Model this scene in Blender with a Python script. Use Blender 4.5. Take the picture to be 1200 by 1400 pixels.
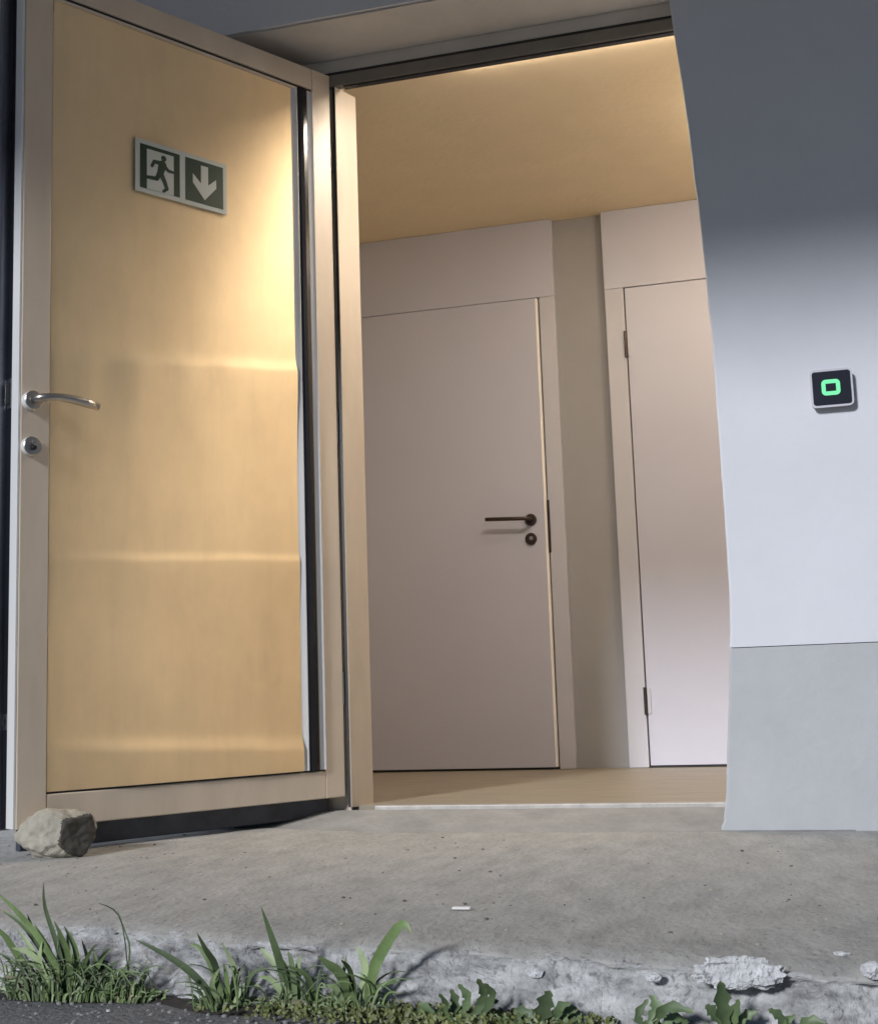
import bpy, bmesh, math, random
from mathutils import Vector, Matrix, noise

random.seed(7)
S = bpy.context.scene
for o in list(bpy.data.objects):
    bpy.data.objects.remove(o)

# ------------------------------------------------------------------ camera
FWD = Vector((-0.26323522, 0.95458261, 0.13956808)).normalized()
UPV = Vector((0.0694409, -0.1255469, 0.98965445)).normalized()
RGT = FWD.cross(UPV).normalized()
CAM = Vector((0.30007661, -3.47846987, 0.32498644))
FPX = 1759.144                      # focal length in photo pixels (1200 x 1400)
cd = bpy.data.cameras.new('camera')
cam = bpy.data.objects.new('camera', cd)
S.collection.objects.link(cam)
M = Matrix.Identity(4)
for i in range(3):
    M[i][0] = RGT[i]; M[i][1] = UPV[i]; M[i][2] = -FWD[i]; M[i][3] = CAM[i]
cam.matrix_world = M
cd.sensor_fit = 'VERTICAL'
cd.sensor_height = 36.0
cd.lens = 36.0 * FPX / 1400.0
cd.clip_start = 0.02
cd.clip_end = 500
S.camera = cam

# ------------------------------------------------------------------ light
SUN_EL, SUN_AZ = math.radians(24), math.radians(21)     # from the front, a little from the left
TO_SUN = Vector((-math.sin(SUN_AZ) * math.cos(SUN_EL), -math.cos(SUN_AZ) * math.cos(SUN_EL), math.sin(SUN_EL)))
W = bpy.data.worlds.new('World')
S.world = W
W.use_nodes = True
wn = W.node_tree.nodes
bg = wn['Background']
sky = wn.new('ShaderNodeTexSky')
sky.sky_type = 'NISHITA'
sky.sun_disc = False
sky.ozone_density = 6.0
sky.dust_density = 0.3
sky.sun_elevation = SUN_EL
sky.sun_rotation = math.atan2(TO_SUN.x, TO_SUN.y)
W.node_tree.links.new(sky.outputs[0], bg.inputs[0])
bg.inputs[1].default_value = 0.036
sd = bpy.data.lights.new('sun', 'SUN')
sd.energy = 3.0
sd.angle = math.radians(8.0)
sd.color = (0.95, 0.96, 1.0)
sun = bpy.data.objects.new('sun', sd)
S.collection.objects.link(sun)
sun.rotation_euler = TO_SUN.to_track_quat('Z', 'Y').to_euler()
sun.location = (-4, -10, 8)
LAMP_STRENGTH = 104.0
BOWL_STRENGTH = 33.0
LAMP_COLOR = (1.0, 0.86, 0.71)

S.view_settings.view_transform = 'Standard'
S.view_settings.look = 'None'
S.view_settings.exposure = 0.0
S.view_settings.gamma = 1.0
S.view_settings.use_curve_mapping = False
S.render.engine = 'CYCLES'
S.cycles.use_denoising = True
S.cycles.max_bounces = 10
S.cycles.diffuse_bounces = 6

# ------------------------------------------------------------------ materials
def mat(name, col, rough=0.6, metal=0.0, var=0.0, vscale=8.0, stretch=(1, 1, 1), col2=None,
        bump=0.0, bscale=60.0, bstretch=(1, 1, 1), rvar=0.0, spec=0.5, detail=6.0,
        speck=0.0, speckscale=200.0, speckcol=(0.02, 0.02, 0.02)):
    m = bpy.data.materials.new(name)
    m.use_nodes = True
    n, l = m.node_tree.nodes, m.node_tree.links
    b = n['Principled BSDF']
    b.inputs['Roughness'].default_value = rough
    b.inputs['Metallic'].default_value = metal
    b.inputs['Specular IOR Level'].default_value = spec
    tc = n.new('ShaderNodeTexCoord')

    def mapped(st):
        mp = n.new('ShaderNodeMapping')
        mp.inputs['Scale'].default_value = st
        l.new(tc.outputs['Object'], mp.inputs['Vector'])
        return mp.outputs['Vector']
    c1 = (*col, 1)
    if var > 0:
        t = n.new('ShaderNodeTexNoise')
        t.inputs['Scale'].default_value = vscale
        t.inputs['Detail'].default_value = detail
        t.inputs['Roughness'].default_value = 0.65
        l.new(mapped(stretch), t.inputs['Vector'])
        r = n.new('ShaderNodeValToRGB')
        r.color_ramp.elements[0].position = 0.35
        r.color_ramp.elements[1].position = 0.68
        c2 = col2 or tuple(c * (1 - var) for c in col)
        r.color_ramp.elements[0].color = (*c2, 1)
        r.color_ramp.elements[1].color = c1
        l.new(t.outputs['Fac'], r.inputs['Fac'])
        out = r.outputs['Color']
        if speck > 0:
            t3 = n.new('ShaderNodeTexNoise')
            t3.inputs['Scale'].default_value = speckscale
            t3.inputs['Detail'].default_value = 2
            l.new(tc.outputs['Object'], t3.inputs['Vector'])
            r3 = n.new('ShaderNodeValToRGB')
            r3.color_ramp.elements[0].position = 0.60
            r3.color_ramp.elements[1].position = 0.70
            r3.color_ramp.elements[0].color = (0, 0, 0, 1)
            r3.color_ramp.elements[1].color = (speck,) * 3 + (1,)
            l.new(t3.outputs['Fac'], r3.inputs['Fac'])
            mx = n.new('ShaderNodeMix')
            mx.data_type = 'RGBA'
            l.new(r3.outputs['Color'], mx.inputs['Factor'])
            l.new(out, mx.inputs['A'])
            mx.inputs['B'].default_value = (*speckcol, 1)
            out = mx.outputs['Result']
        l.new(out, b.inputs['Base Color'])
        if rvar > 0:
            mr = n.new('ShaderNodeMapRange')
            mr.inputs['To Min'].default_value = rough + rvar
            mr.inputs['To Max'].default_value = max(0.02, rough - rvar)
            l.new(t.outputs['Fac'], mr.inputs['Value'])
            l.new(mr.outputs['Result'], b.inputs['Roughness'])
    else:
        b.inputs['Base Color'].default_value = c1
    if bump > 0:
        t2 = n.new('ShaderNodeTexNoise')
        t2.inputs['Scale'].default_value = bscale
        t2.inputs['Detail'].default_value = 6
        l.new(mapped(bstretch), t2.inputs['Vector'])
        bp = n.new('ShaderNodeBump')
        bp.inputs['Strength'].default_value = 1.0
        bp.inputs['Distance'].default_value = bump
        l.new(t2.outputs['Fac'], bp.inputs['Height'])
        l.new(bp.outputs['Normal'], b.inputs['Normal'])
    return m

def emit(name, col, strength):
    m = bpy.data.materials.new(name)
    m.use_nodes = True
    b = m.node_tree.nodes['Principled BSDF']
    b.inputs['Base Color'].default_value = (0.02, 0.02, 0.02, 1)
    b.inputs['Emission Color'].default_value = (*col, 1)
    b.inputs['Emission Strength'].default_value = strength
    return m

PLASTER = mat('white_plaster', (0.665, 0.685, 0.730), 0.85, var=0.06, vscale=3.0, bump=0.0012, bscale=45)
PLINTH = mat('grey_plinth_paint', (0.455, 0.470, 0.485), 0.7, var=0.08, vscale=6.0, bump=0.0012, bscale=60)
SOFFIT = mat('soffit_plaster', (0.62, 0.60, 0.57), 0.85, var=0.12, vscale=5.0, bump=0.001, bscale=60)
CONC = mat('slab_concrete', (0.44, 0.435, 0.415), 0.9, var=0.3, vscale=16.0, stretch=(1, 0.4, 1), col2=(0.315, 0.315, 0.30), bump=0.0045, bscale=80, bstretch=(1, 0.5, 1),
           detail=14, speck=0.55, speckscale=95, speckcol=(0.16, 0.155, 0.145))
CONCEDGE = mat('broken_concrete', (0.62, 0.625, 0.62), 0.95, var=0.5, vscale=24.0, stretch=(0.7, 1, 1.4), col2=(0.22, 0.22, 0.22), bump=0.010, bscale=90, detail=12,
               speck=0.6, speckscale=75, speckcol=(0.10, 0.10, 0.10))
ASPH = mat('asphalt', (0.20, 0.20, 0.208), 0.9, var=0.4, vscale=60.0, col2=(0.12, 0.12, 0.127), bump=0.006, bscale=140,
           speck=0.5, speckscale=260, speckcol=(0.29, 0.29, 0.30))
CREAM = mat('cream_frame_paint', (0.69, 0.59, 0.475), 0.38, var=0.12, vscale=9.0, stretch=(1, 1, 0.25))
HEADM = mat('shaded_head_rail', (0.22, 0.20, 0.17), 0.5, var=0.2, vscale=9.0)  # darker than the jambs: shade on the head is put into this colour
DARK = mat('black_rubber', (0.012, 0.012, 0.014), 0.45)
NAVY = mat('dark_navy_shade', (0.060, 0.066, 0.090), 0.35, var=0.5, vscale=14)  # shade below the open leaf, put into the colour
SEAL = mat('grey_seal', (0.28, 0.25, 0.23), 0.7)
EDGEW = mat('edge_highlight_white', (0.90, 0.86, 0.82), 0.4)  # light caught on the inner leaf's edge, put into a paler paint
DARKMETAL = mat('dark_anodised_metal', (0.22, 0.23, 0.27), 0.30, metal=0.9, var=0.5, vscale=10, stretch=(1, 1, 0.15))
GLOSSBLK = mat('glossy_black_strip', (0.010, 0.010, 0.014), 0.16)
ALU = mat('bright_aluminium', (0.80, 0.80, 0.80), 0.42, metal=0.35, var=0.10, vscale=14, stretch=(1, 1, 0.1))
STEEL = mat('brushed_steel', (0.58, 0.55, 0.52), 0.22, metal=1.0)
DULLSTEEL = mat('worn_steel', (0.50, 0.47, 0.43), 0.32, metal=1.0)
SATIN = mat('satin_white_metal', (0.78, 0.78, 0.77), 0.35, metal=0.2)
WHITEDOOR = mat('white_door_paint', (0.55, 0.555, 0.64), 0.40, var=0.04, vscale=2.0)
CASING = mat('white_casing_paint', (0.55, 0.55, 0.60), 0.42, var=0.04, vscale=3.0)
GREIGE = mat('greige_wall_paint', (0.36, 0.355, 0.355), 0.8, var=0.06, vscale=4.0)
CEILM = mat('cream_ceiling', (0.90, 0.76, 0.53), 0.9, var=0.05, vscale=6.0, bump=0.0015, bscale=40)
THRESH = mat('worn_threshold_metal', (0.50, 0.48, 0.45), 0.5, metal=0.3, var=0.3, vscale=20)
SILLM = mat('sill_concrete', (0.33, 0.33, 0.32), 0.9, var=0.25, vscale=9, bump=0.004, bscale=60, detail=10)
LINO = mat('beige_floor', (0.34, 0.29, 0.21), 0.45, var=0.25, vscale=5.0, stretch=(1, 3, 1))
INWALL = mat('cream_room_wall', (0.66, 0.60, 0.50), 0.8)
BRONZE = mat('dark_bronze', (0.075, 0.055, 0.05), 0.35, metal=0.7)
SIGNW = mat('sign_white_print', (0.60, 0.63, 0.58), 0.5)
SIGNG = mat('sign_green_print', (0.014, 0.042, 0.020), 0.45, var=0.1, vscale=30)
RBLK = mat('reader_black_face', (0.012, 0.013, 0.020), 0.22)
RGREY = mat('reader_grey_body', (0.30, 0.30, 0.33), 0.5)
LED = emit('green_led', (0.17, 0.92, 0.42), 1.0)
LAMP = emit('lamp_diffuser', LAMP_COLOR, LAMP_STRENGTH)
BOWL = emit('lamp_bowl', LAMP_COLOR, BOWL_STRENGTH)
STONEM = mat('pale_stone', (0.47, 0.44, 0.36), 0.9, var=0.35, vscale=16, bump=0.006, bscale=50)
STONED = mat('dark_stone_break', (0.080, 0.074, 0.064), 0.95, var=0.15, vscale=20, bump=0.001, bscale=80)
MORTAR = mat('white_mortar', (0.80, 0.81, 0.82), 0.95, var=0.4, vscale=60, bump=0.012, bscale=120)
LITTER = mat('white_litter', (0.75, 0.74, 0.72), 0.7)
CRUMB = mat('dirt_crumb', (0.13, 0.12, 0.105), 0.95)
GRAVELM = mat('grey_gravel', (0.30, 0.30, 0.30), 0.9, var=0.4, vscale=40)
SOIL = mat('dark_soil', (0.045, 0.040, 0.034), 0.95, var=0.4, vscale=60, bump=0.006, bscale=120)

def leafmat(name, col, col2, tip=(0.20, 0.20, 0.09), base=(0.16, 0.20, 0.08)):
    """Blade colour: pale base, green middle mottled by noise, dry tip (v runs along the blade, u differs per blade)."""
    m = mat(name, col, 0.5, var=0.4, vscale=18, col2=col2)
    n, l = m.node_tree.nodes, m.node_tree.links
    b = n['Principled BSDF']
    src = b.inputs['Base Color'].links[0].from_socket
    uv = n.new('ShaderNodeUVMap'); uv.uv_map = 'UVMap'
    sp = n.new('ShaderNodeSeparateXYZ'); l.new(uv.outputs['UV'], sp.inputs['Vector'])
    hs = n.new('ShaderNodeHueSaturation')
    mr = n.new('ShaderNodeMapRange'); mr.inputs['To Min'].default_value = 0.65; mr.inputs['To Max'].default_value = 1.45
    l.new(sp.outputs['X'], mr.inputs['Value']); l.new(mr.outputs['Result'], hs.inputs['Value'])
    l.new(src, hs.inputs['Color'])
    out = hs.outputs['Color']
    for a, c, colr, k in ((0.86, 1.0, tip, 0.6), (0.22, 0.0, base, 0.6)):
        q = n.new('ShaderNodeMapRange'); q.inputs['From Min'].default_value = a; q.inputs['From Max'].default_value = c
        q.inputs['To Max'].default_value = k
        l.new(sp.outputs['Y'], q.inputs['Value'])
        mx = n.new('ShaderNodeMix'); mx.data_type = 'RGBA'
        l.new(q.outputs['Result'], mx.inputs['Factor']); l.new(out, mx.inputs['A']); mx.inputs['B'].default_value = (*colr, 1)
        out = mx.outputs['Result']
    l.new(out, b.inputs['Base Color'])
    return m
GRASS = [leafmat('grass_green', (0.155, 0.225, 0.085), (0.080, 0.125, 0.042)),
         leafmat('grass_pale', (0.32, 0.40, 0.21), (0.19, 0.25, 0.12)),
         leafmat('grass_dark', (0.085, 0.125, 0.055), (0.046, 0.070, 0.030)),
         leafmat('grass_straw', (0.27, 0.26, 0.15), (0.15, 0.15, 0.08))]
WEED = leafmat('weed_leaf', (0.145, 0.205, 0.095), (0.070, 0.110, 0.050))
MOSSM = leafmat('moss_leaf', (0.20, 0.23, 0.075), (0.085, 0.10, 0.034))

def infill_material():
    m = mat('champagne_sheet_metal', (0.97, 0.79, 0.52), 0.65, metal=0.82, var=0.25, vscale=3.0, stretch=(1, 1, 0.8),
            col2=(0.86, 0.70, 0.46), rvar=0.05, bump=0.00035, bscale=8, bstretch=(1, 1, 0.4), detail=8)
    n, l = m.node_tree.nodes, m.node_tree.links
    b = n['Principled BSDF']
    b.inputs['Anisotropic'].default_value = 0.76          # brushed across: reflections spread up and down
    tn = n.new('ShaderNodeTangent'); tn.direction_type = 'UV_MAP'; tn.uv_map = 'UVMap'
    l.new(tn.outputs['Tangent'], b.inputs['Tangent'])
    # fine vertical smears of dirt over the base colour
    src = b.inputs['Base Color'].links[0].from_socket
    tc = n.new('ShaderNodeTexCoord'); mp = n.new('ShaderNodeMapping')
    mp.inputs['Scale'].default_value = (6, 6, 1.0)
    t = n.new('ShaderNodeTexNoise'); t.inputs['Scale'].default_value = 3.2; t.inputs['Detail'].default_value = 6
    r = n.new('ShaderNodeValToRGB')
    r.color_ramp.elements[0].position = 0.30; r.color_ramp.elements[0].color = (0.66, 0.62, 0.56, 1)
    r.color_ramp.elements[1].position = 0.50; r.color_ramp.elements[1].color = (1, 1, 1, 1)
    mx = n.new('ShaderNodeMix'); mx.data_type = 'RGBA'; mx.blend_type = 'MULTIPLY'; mx.inputs['Factor'].default_value = 0.10
    l.new(tc.outputs['Object'], mp.inputs['Vector']); l.new(mp.outputs['Vector'], t.inputs['Vector'])
    l.new(t.outputs['Fac'], r.inputs['Fac']); l.new(src, mx.inputs['A']); l.new(r.outputs['Color'], mx.inputs['B'])
    l.new(mx.outputs['Result'], b.inputs['Base Color'])
    return m
SHEET = infill_material()

# ------------------------------------------------------------------ helpers
def V(*a): return Vector(a)

def root_pos(o):
    p = Vector((0, 0, 0))
    while o is not None:
        p += o.location
        o = o.parent
    return p

def obj(name, bm, m, parent=None, loc=None, smooth=False):
    """World-space bmesh -> one mesh object, its origin at loc or at its parent."""
    base = root_pos(parent) if parent else Vector(loc or (0, 0, 0))
    bmesh.ops.translate(bm, verts=bm.verts, vec=-base)
    bmesh.ops.recalc_face_normals(bm, faces=bm.faces)
    me = bpy.data.meshes.new(name)
    bm.to_mesh(me)
    bm.free()
    for x in (m if isinstance(m, (list, tuple)) else [m]):
        me.materials.append(x)
    if smooth:
        for p in me.polygons: p.use_smooth = True
    o = bpy.data.objects.new(name, me)
    S.collection.objects.link(o)
    if parent: o.parent = parent
    else: o.location = base
    return o

def tag(o, label=None, cat=None, group=None, kind=None):
    for k, v in (('label', label), ('category', cat), ('group', group), ('kind', kind)):
        if v: o[k] = v
    return o

def thing(name, loc, label, cat, group=None):
    o = bpy.data.objects.new(name, None)
    o.empty_display_size = 0.05
    o.location = loc
    S.collection.objects.link(o)
    return tag(o, label, cat, group)

def box(x0, x1, y0, y1, z0, z1, bev=0.0, seg=2, fr=None, bm=None):
    """Axis box; fr maps local coords to world (a frame such as the open leaf)."""
    own = bmesh.new()
    vs = [own.verts.new((x, y, z)) for x in (x0, x1) for y in (y0, y1) for z in (z0, z1)]
    for f in ((0, 1, 3, 2), (4, 6, 7, 5), (0, 4, 5, 1), (2, 3, 7, 6), (0, 2, 6, 4), (1, 5, 7, 3)):
        own.faces.new([vs[i] for i in f])
    bmesh.ops.recalc_face_normals(own, faces=own.faces)
    if bev > 0:
        bmesh.ops.bevel(own, geom=own.edges[:], offset=bev, segments=seg, affect='EDGES', profile=0.5)
    if fr:
        for v in own.verts: v.co = fr(*v.co)
    if bm is not None:
        join(bm, own); return bm
    return own

def join(a, b):
    me = bpy.data.meshes.new('tmp')
    b.to_mesh(me); b.free()
    a.from_mesh(me)
    bpy.data.meshes.remove(me)

def tube(pts, rad, sides=12, cap=True, flat=None, bm=None):
    """Swept tube through pts with one radius per point."""
    own = bm or bmesh.new()
    pts = [Vector(p) for p in pts]
    if not isinstance(rad, (list, tuple)): rad = [rad] * len(pts)
    rings = []
    ref = None
    for i, p in enumerate(pts):
        t = (pts[min(i + 1, len(pts) - 1)] - pts[max(i - 1, 0)]).normalized()
        if ref is None:
            ref = t.orthogonal().normalized()
        u = (ref - t * ref.dot(t)).normalized(); ref = u
        w = t.cross(u)
        rings.append([own.verts.new(p + (u * math.cos(a) + w * math.sin(a)) * rad[i])
                      for a in (2 * math.pi * k / sides for k in range(sides))])
    for a, b in zip(rings, rings[1:]):
        for k in range(sides):
            own.faces.new((a[k], a[(k + 1) % sides], b[(k + 1) % sides], b[k]))
    if cap:
        own.faces.new(rings[0][::-1]); own.faces.new(rings[-1])
    return own

def disc(c, axis, prof, sides=28):
    """Lathe: prof = [(distance along axis, radius), ...] from base to top."""
    axis = Vector(axis).normalized(); u = axis.orthogonal().normalized(); w = axis.cross(u)
    bm = bmesh.new(); rings = []
    for d, r in prof:
        rings.append([bm.verts.new(Vector(c) + axis * d + (u * math.cos(a) + w * math.sin(a)) * r)
                      for a in (2 * math.pi * k / sides for k in range(sides))])
    for a, b in zip(rings, rings[1:]):
        for k in range(sides):
            bm.faces.new((a[k], a[(k + 1) % sides], b[(k + 1) % sides], b[k]))
    bm.faces.new(rings[0][::-1]); bm.faces.new(rings[-1])
    return bm

def prism(poly, d0, d1, fr):
    """Polygon [(a, b)] extruded from depth d0 to d1; fr(a, b, d) -> world."""
    bm = bmesh.new()
    lo = [bm.verts.new(fr(a, b, d0)) for a, b in poly]
    hi = [bm.verts.new(fr(a, b, d1)) for a, b in poly]
    bm.faces.new(lo[::-1]); bm.faces.new(hi)
    n = len(poly)
    for i in range(n):
        bm.faces.new((lo[i], lo[(i + 1) % n], hi[(i + 1) % n], hi[i]))
    return bm

def at(px, py, Y=None, Z=None):
    """Where the sight line through a photo pixel meets the plane Y or Z."""
    d = FWD + RGT * ((px - 600) / FPX) - UPV * ((py - 700) / FPX)
    t = (Y - CAM.y) / d.y if Y is not None else (Z - CAM.z) / d.z
    return CAM + d * t

def lerp_table(xs, ys, x):
    if x <= xs[0]: return ys[0]
    for a, b, c, d in zip(xs, xs[1:], ys, ys[1:]):
        if x <= b: return c + (d - c) * (x - a) / (b - a)
    return ys[-1]

GZ, AZ = -0.053, -0.140             # slab top, asphalt
HY = 0.2415                         # outer face of the door frame
DI = 1.8258                         # corridor's far wall

# ------------------------------------------------------------------ ground
def sstep(a, b, x):
    t = min(1.0, max(0.0, (x - a) / (b - a)))
    return t * t * (3 - 2 * t)
def rise(x, y):
    return 0.014 * sstep(-0.75, -1.35, x) * sstep(-1.25, -0.75, y)

def build_ground():
    bm = bmesh.new()
    xs = [-60, -20, -6, -3] + [-1.6 + 0.05 * i for i in range(50)] + [3, 6, 20, 60]
    ys = [-60, -20, -8, -4] + [-2.6 + 0.05 * i for i in range(23)]
    g = [[bm.verts.new((x, y, AZ + 0.004 * noise.noise((x * 5, y * 5, 0)))) for x in xs] for y in ys]
    for a, b in zip(g, g[1:]):
        for k in range(len(xs) - 1):
            bm.faces.new((a[k], a[k + 1], b[k + 1], b[k]))
    # the sheet goes on below the slab and the house, out to the horizon
    lo = [bm.verts.new((x, 60, AZ - 0.02)) for x in xs]
    for k in range(len(xs) - 1):
        bm.faces.new((g[-1][k], g[-1][k + 1], lo[k + 1], lo[k]))
    tag(obj('asphalt_ground', bm, ASPH, smooth=True), 'dark grey asphalt in front of the broken slab edge', kind='structure')

    EX = [-6, -1.1, -0.93, -0.72, -0.63, -0.3, 0, 0.37, 6]
    EY = [-1.40, -1.425, -1.40, -1.455, -1.513, -1.524, -1.588, -1.650, -1.9]
    BX = [-6, -1.1, -0.7, -0.6, -0.13, 0.37, 6]
    BY = [-1.55, -1.545, -1.55, -1.58, -1.618, -1.672, -1.95]
    xs = [-8, -5, -3, -2.2, -1.8, -1.6] + [-1.45 + 0.0075 * i for i in range(280)] + [0.75, 1.0, 1.5, 2.5, 5, 8]
    bm = bmesh.new()
    cols = []
    NT, NE, NF = 14, 12, 16
    for x in xs:
        ye = lerp_table(EX, EY, x) + 0.016 * noise.noise((x * 9, 1.7, 0)) + 0.010 * noise.noise((x * 31, 4.1, 0))
        yb = min(lerp_table(BX, BY, x) + 0.012 * noise.noise((x * 11, 7.7, 0)), ye - 0.006)
        pr = []
        for i in range(NT):
            t = i / (NT - 1)
            pr.append((0.02 + (ye + 0.12 - 0.02) * t, GZ, 0.0025))
        for i in range(1, NE + 1):
            t = i / NE
            drop = 0.012 * max(0.0, t - 0.55) ** 2 / 0.2
            pr.append((ye + 0.12 * (1 - t), GZ - drop, 0.004))
        for i in range(1, NF + 1):
            t = i / NF
            rec = 0.030 * min(1.0, max(0.0, 0.6 + 1.8 * noise.noise((x * 6.5, 9.1, 0))))
            pr.append((ye + rec * (1 - t) ** 2 + (yb - ye) * t ** 0.8, (GZ - 0.012) + (AZ - 0.03 - GZ + 0.012) * t, 0.013))
        row = []
        for (y, z, amp) in pr:
            q = Vector((x, y, z))
            n1 = noise.noise(q * 14); n2 = noise.noise(q * 45 + Vector((3, 1, 8))); n3 = noise.noise(q * 95)
            if amp > 0.01:
                dy = -amp * (0.7 * n1 + 0.45 * n2 + 0.35 * n3) - 0.001; dz = 0.006 * n2
            elif amp > 0.003:
                dy = 0.003 * n2; dz = 0.0022 * n2 + 0.002 * n3
            else:
                dy = 0; dz = amp * n1
            row.append(bm.verts.new((x, y + dy, z + dz + rise(x, y))))
        cols.append(row)
    for a, b in zip(cols, cols[1:]):
        for k in range(len(a) - 1):
            f = bm.faces.new((a[k], b[k], b[k + 1], a[k + 1]))
            mid = noise.noise(Vector((a[k].co.x * 20, k * 0.55, 2.2)))
            f.material_index = 1 if k >= NT + NE - 2 + 2.0 * mid else 0
    tag(obj('concrete_slab', bm, [CONC, CONCEDGE], smooth=True), 'worn grey concrete slab before the doorway with a broken front edge', kind='structure')

    # sloped sill inside the reveal, up to the door threshold
    bm = bmesh.new()
    rows = []
    for i in range(9):
        t = i / 8
        y = -0.03 + (HY - 0.012 + 0.03) * t
        z = GZ - 0.004 + (0.046) * (t ** 0.9)
        rows.append([bm.verts.new((-1.35 + 1.75 * k / 60, y, z + 0.0018 * noise.noise((k * 0.7, i * 0.6, 0)))) for k in range(61)])
    for a, b in zip(rows, rows[1:]):
        for k in range(60): bm.faces.new((a[k], a[k + 1], b[k + 1], b[k]))
    tag(obj('concrete_sill', bm, SILLM, smooth=True), 'sloped concrete sill in the doorway', kind='structure')

build_ground()

# ------------------------------------------------------------------ facade
EDGE = [(-0.10, 0.062), (-0.046, 0.072), (0.0, 0.080), (0.06, 0.087), (0.127, 0.094), (0.277, 0.107), (0.4189, 0.119), (0.429, 0.122), (0.525, 0.126),
        (0.661, 0.127), (0.897, 0.1265), (1.098, 0.126), (1.281, 0.1235), (1.447, 0.118), (1.615, 0.111), (1.787, 0.102),
        (1.939, 0.092), (2.161, 0.074), (2.3875, 0.056)]
EZ = [e[0] for e in EDGE]; EXX = [e[1] for e in EDGE]
WT = 0.30                            # wall thickness
HEAD = 2.3875
ZB = 0.4189

def edge_wall(z0, z1, x_far, yf, n):
    """Wall part right of the doorway whose corner follows the plaster edge."""
    bm = bmesh.new()
    rows = []
    for i in range(n + 1):
        z = z0 + (z1 - z0) * i / n
        xe = lerp_table(EZ, EXX, z)
        w = 0.0016 * noise.noise((z * 9, 0.3, 0)) + 0.0012 * noise.noise((z * 40, 2.3, 0))
        if z < 0.0: w += 0.006 * noise.noise((z * 60, 5.3, 0))
        xe += w
        xs = [xe + 0.006, xe + 0.03, xe + 0.2, 0.6, 1.5, x_far]
        row = [bm.verts.new((xe + 0.008, WT, z)), bm.verts.new((xe, 0.006, z)), bm.verts.new((xe + 0.002, yf + 0.0015, z))]
        row += [bm.verts.new((x, yf, z)) for x in xs]
        row += [bm.verts.new((x_far, WT, z))]
        rows.append(row)
    for a, b in zip(rows, rows[1:]):
        m = len(a)
        for k in range(m):
            bm.faces.new((a[k], a[(k + 1) % m], b[(k + 1) % m], b[k]))
    bm.faces.new(rows[0][::-1]); bm.faces.new(rows[-1])
    return bm

wall = thing('facade_wall', (0.6, 0, GZ), 'white plastered house wall right of the open doorway with grey painted base', 'wall')
obj('wall_face', edge_wall(ZB, HEAD, 6.0, 0.0, 60), PLASTER, wall)
pl = obj('plinth', edge_wall(-0.12, ZB - 0.002, 6.0, 0.003, 40), PLINTH, wall)
pl['label'] = 'grey painted wall base'
obj('wall_over_doorway', box(-6.0, 6.0, 0.0, HY + 0.03, HEAD + 0.001, 3.6), PLASTER, wall)
obj('wall_beside_door', box(-6.0, -1.32, 0.0, WT, -0.12, HEAD), PLASTER, wall)
obj('soffit_lining', box(-1.32, 0.30, 0.012, HY + 0.028, HEAD - 0.004, HEAD - 0.001), SOFFIT, wall)

added_canopy = thing('added_canopy', (0, 0, 2.72), 'unseen flat concrete overhang added to shade the upper wall', 'added_canopy')
obj('added_canopy_slab', box(-7, 7, -3.00, -0.002, 2.74, 2.94, 0.01), PLASTER, added_canopy)  # unseen overhang, added to keep the upper wall in shade

# ------------------------------------------------------------------ door frame
frame = thing('door_frame', (-0.45, HY, 0), 'cream metal frame of the open entrance doorway', 'door frame')
obj('jamb', prism([(-1.030, HY + 0.003), (-1.027, HY), (-0.991, HY + 0.088), (-0.990, HY + 0.094), (-1.030, HY + 0.094)], -0.004, 2.283, lambda a, b, z: Vector((a, b, z))), CREAM, frame)
obj('jamb', box(0.125, 0.21, HY + 0.07, 0.34, -0.004, 2.283, 0.004), CREAM, frame)
obj('side_panel', box(-1.33, -1.034, HY + 0.02, 0.34, -0.03, HEAD - 0.004, 0.002), CREAM, frame)
obj('hinge_seal', box(-1.0395, -1.0305, HY + 0.006, 0.30, -0.004, 2.30), DARK, frame)
obj('head_rail', box(-1.33, 0.21, HY, HY + 0.028, 2.286, 2.326, 0.003), HEADM, frame)
obj('head_seal', box(-1.33, 0.21, HY + 0.008, HY + 0.024, 2.327, 2.338), DARK, frame)
obj('head_board', box(-1.33, 0.21, HY + 0.012, HY + 0.028, 2.339, HEAD - 0.005), SOFFIT, frame)
obj('head_lip', box(-1.0, 0.21, HY + 0.004, HY + 0.024, 2.280, 2.2855), DARK, frame)
obj('threshold', box(-0.952, 0.124, HY - 0.012, HY + 0.03, -0.02, 0.001, 0.003), THRESH, frame)

# ------------------------------------------------------------------ open entrance leaf
LA = 2.1062
TD = Vector((math.cos(LA), -math.sin(LA), 0))       # hinge -> lock side
NRM = Vector((math.sin(LA), math.cos(LA), 0))       # out of the visible face
HINGE = Vector((-1.0425, HY, 0))
LW, LZ0, LZ1 = 1.046, 0.028, 2.3225
def lf(s, d, z):
    """Leaf coordinates: s from the hinge, d out of the visible face, z up."""
    return HINGE + TD * s + NRM * d + Vector((0, 0, z))
leaf = thing('entrance_door', lf(0, 0, LZ0), 'open champagne coloured metal entrance door swung outwards with lever handle', 'door')
TH = 0.068
S0, S1, B0, B1 = 0.004, 0.966, 0.112, 2.236         # stile lines
obj('hinge_stile', box(S0, 0.077, -TH, 0, LZ0, LZ1, 0.003, fr=lf), CREAM, leaf)
obj('lock_stile', box(S1, LW, -TH, 0, LZ0, LZ1, 0.003, fr=lf), CREAM, leaf)
obj('bottom_rail', box(0.0775, S1 - 0.0005, -TH, -0.0008, LZ0, B0 - 0.004, 0.003, fr=lf), CREAM, leaf)
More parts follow.
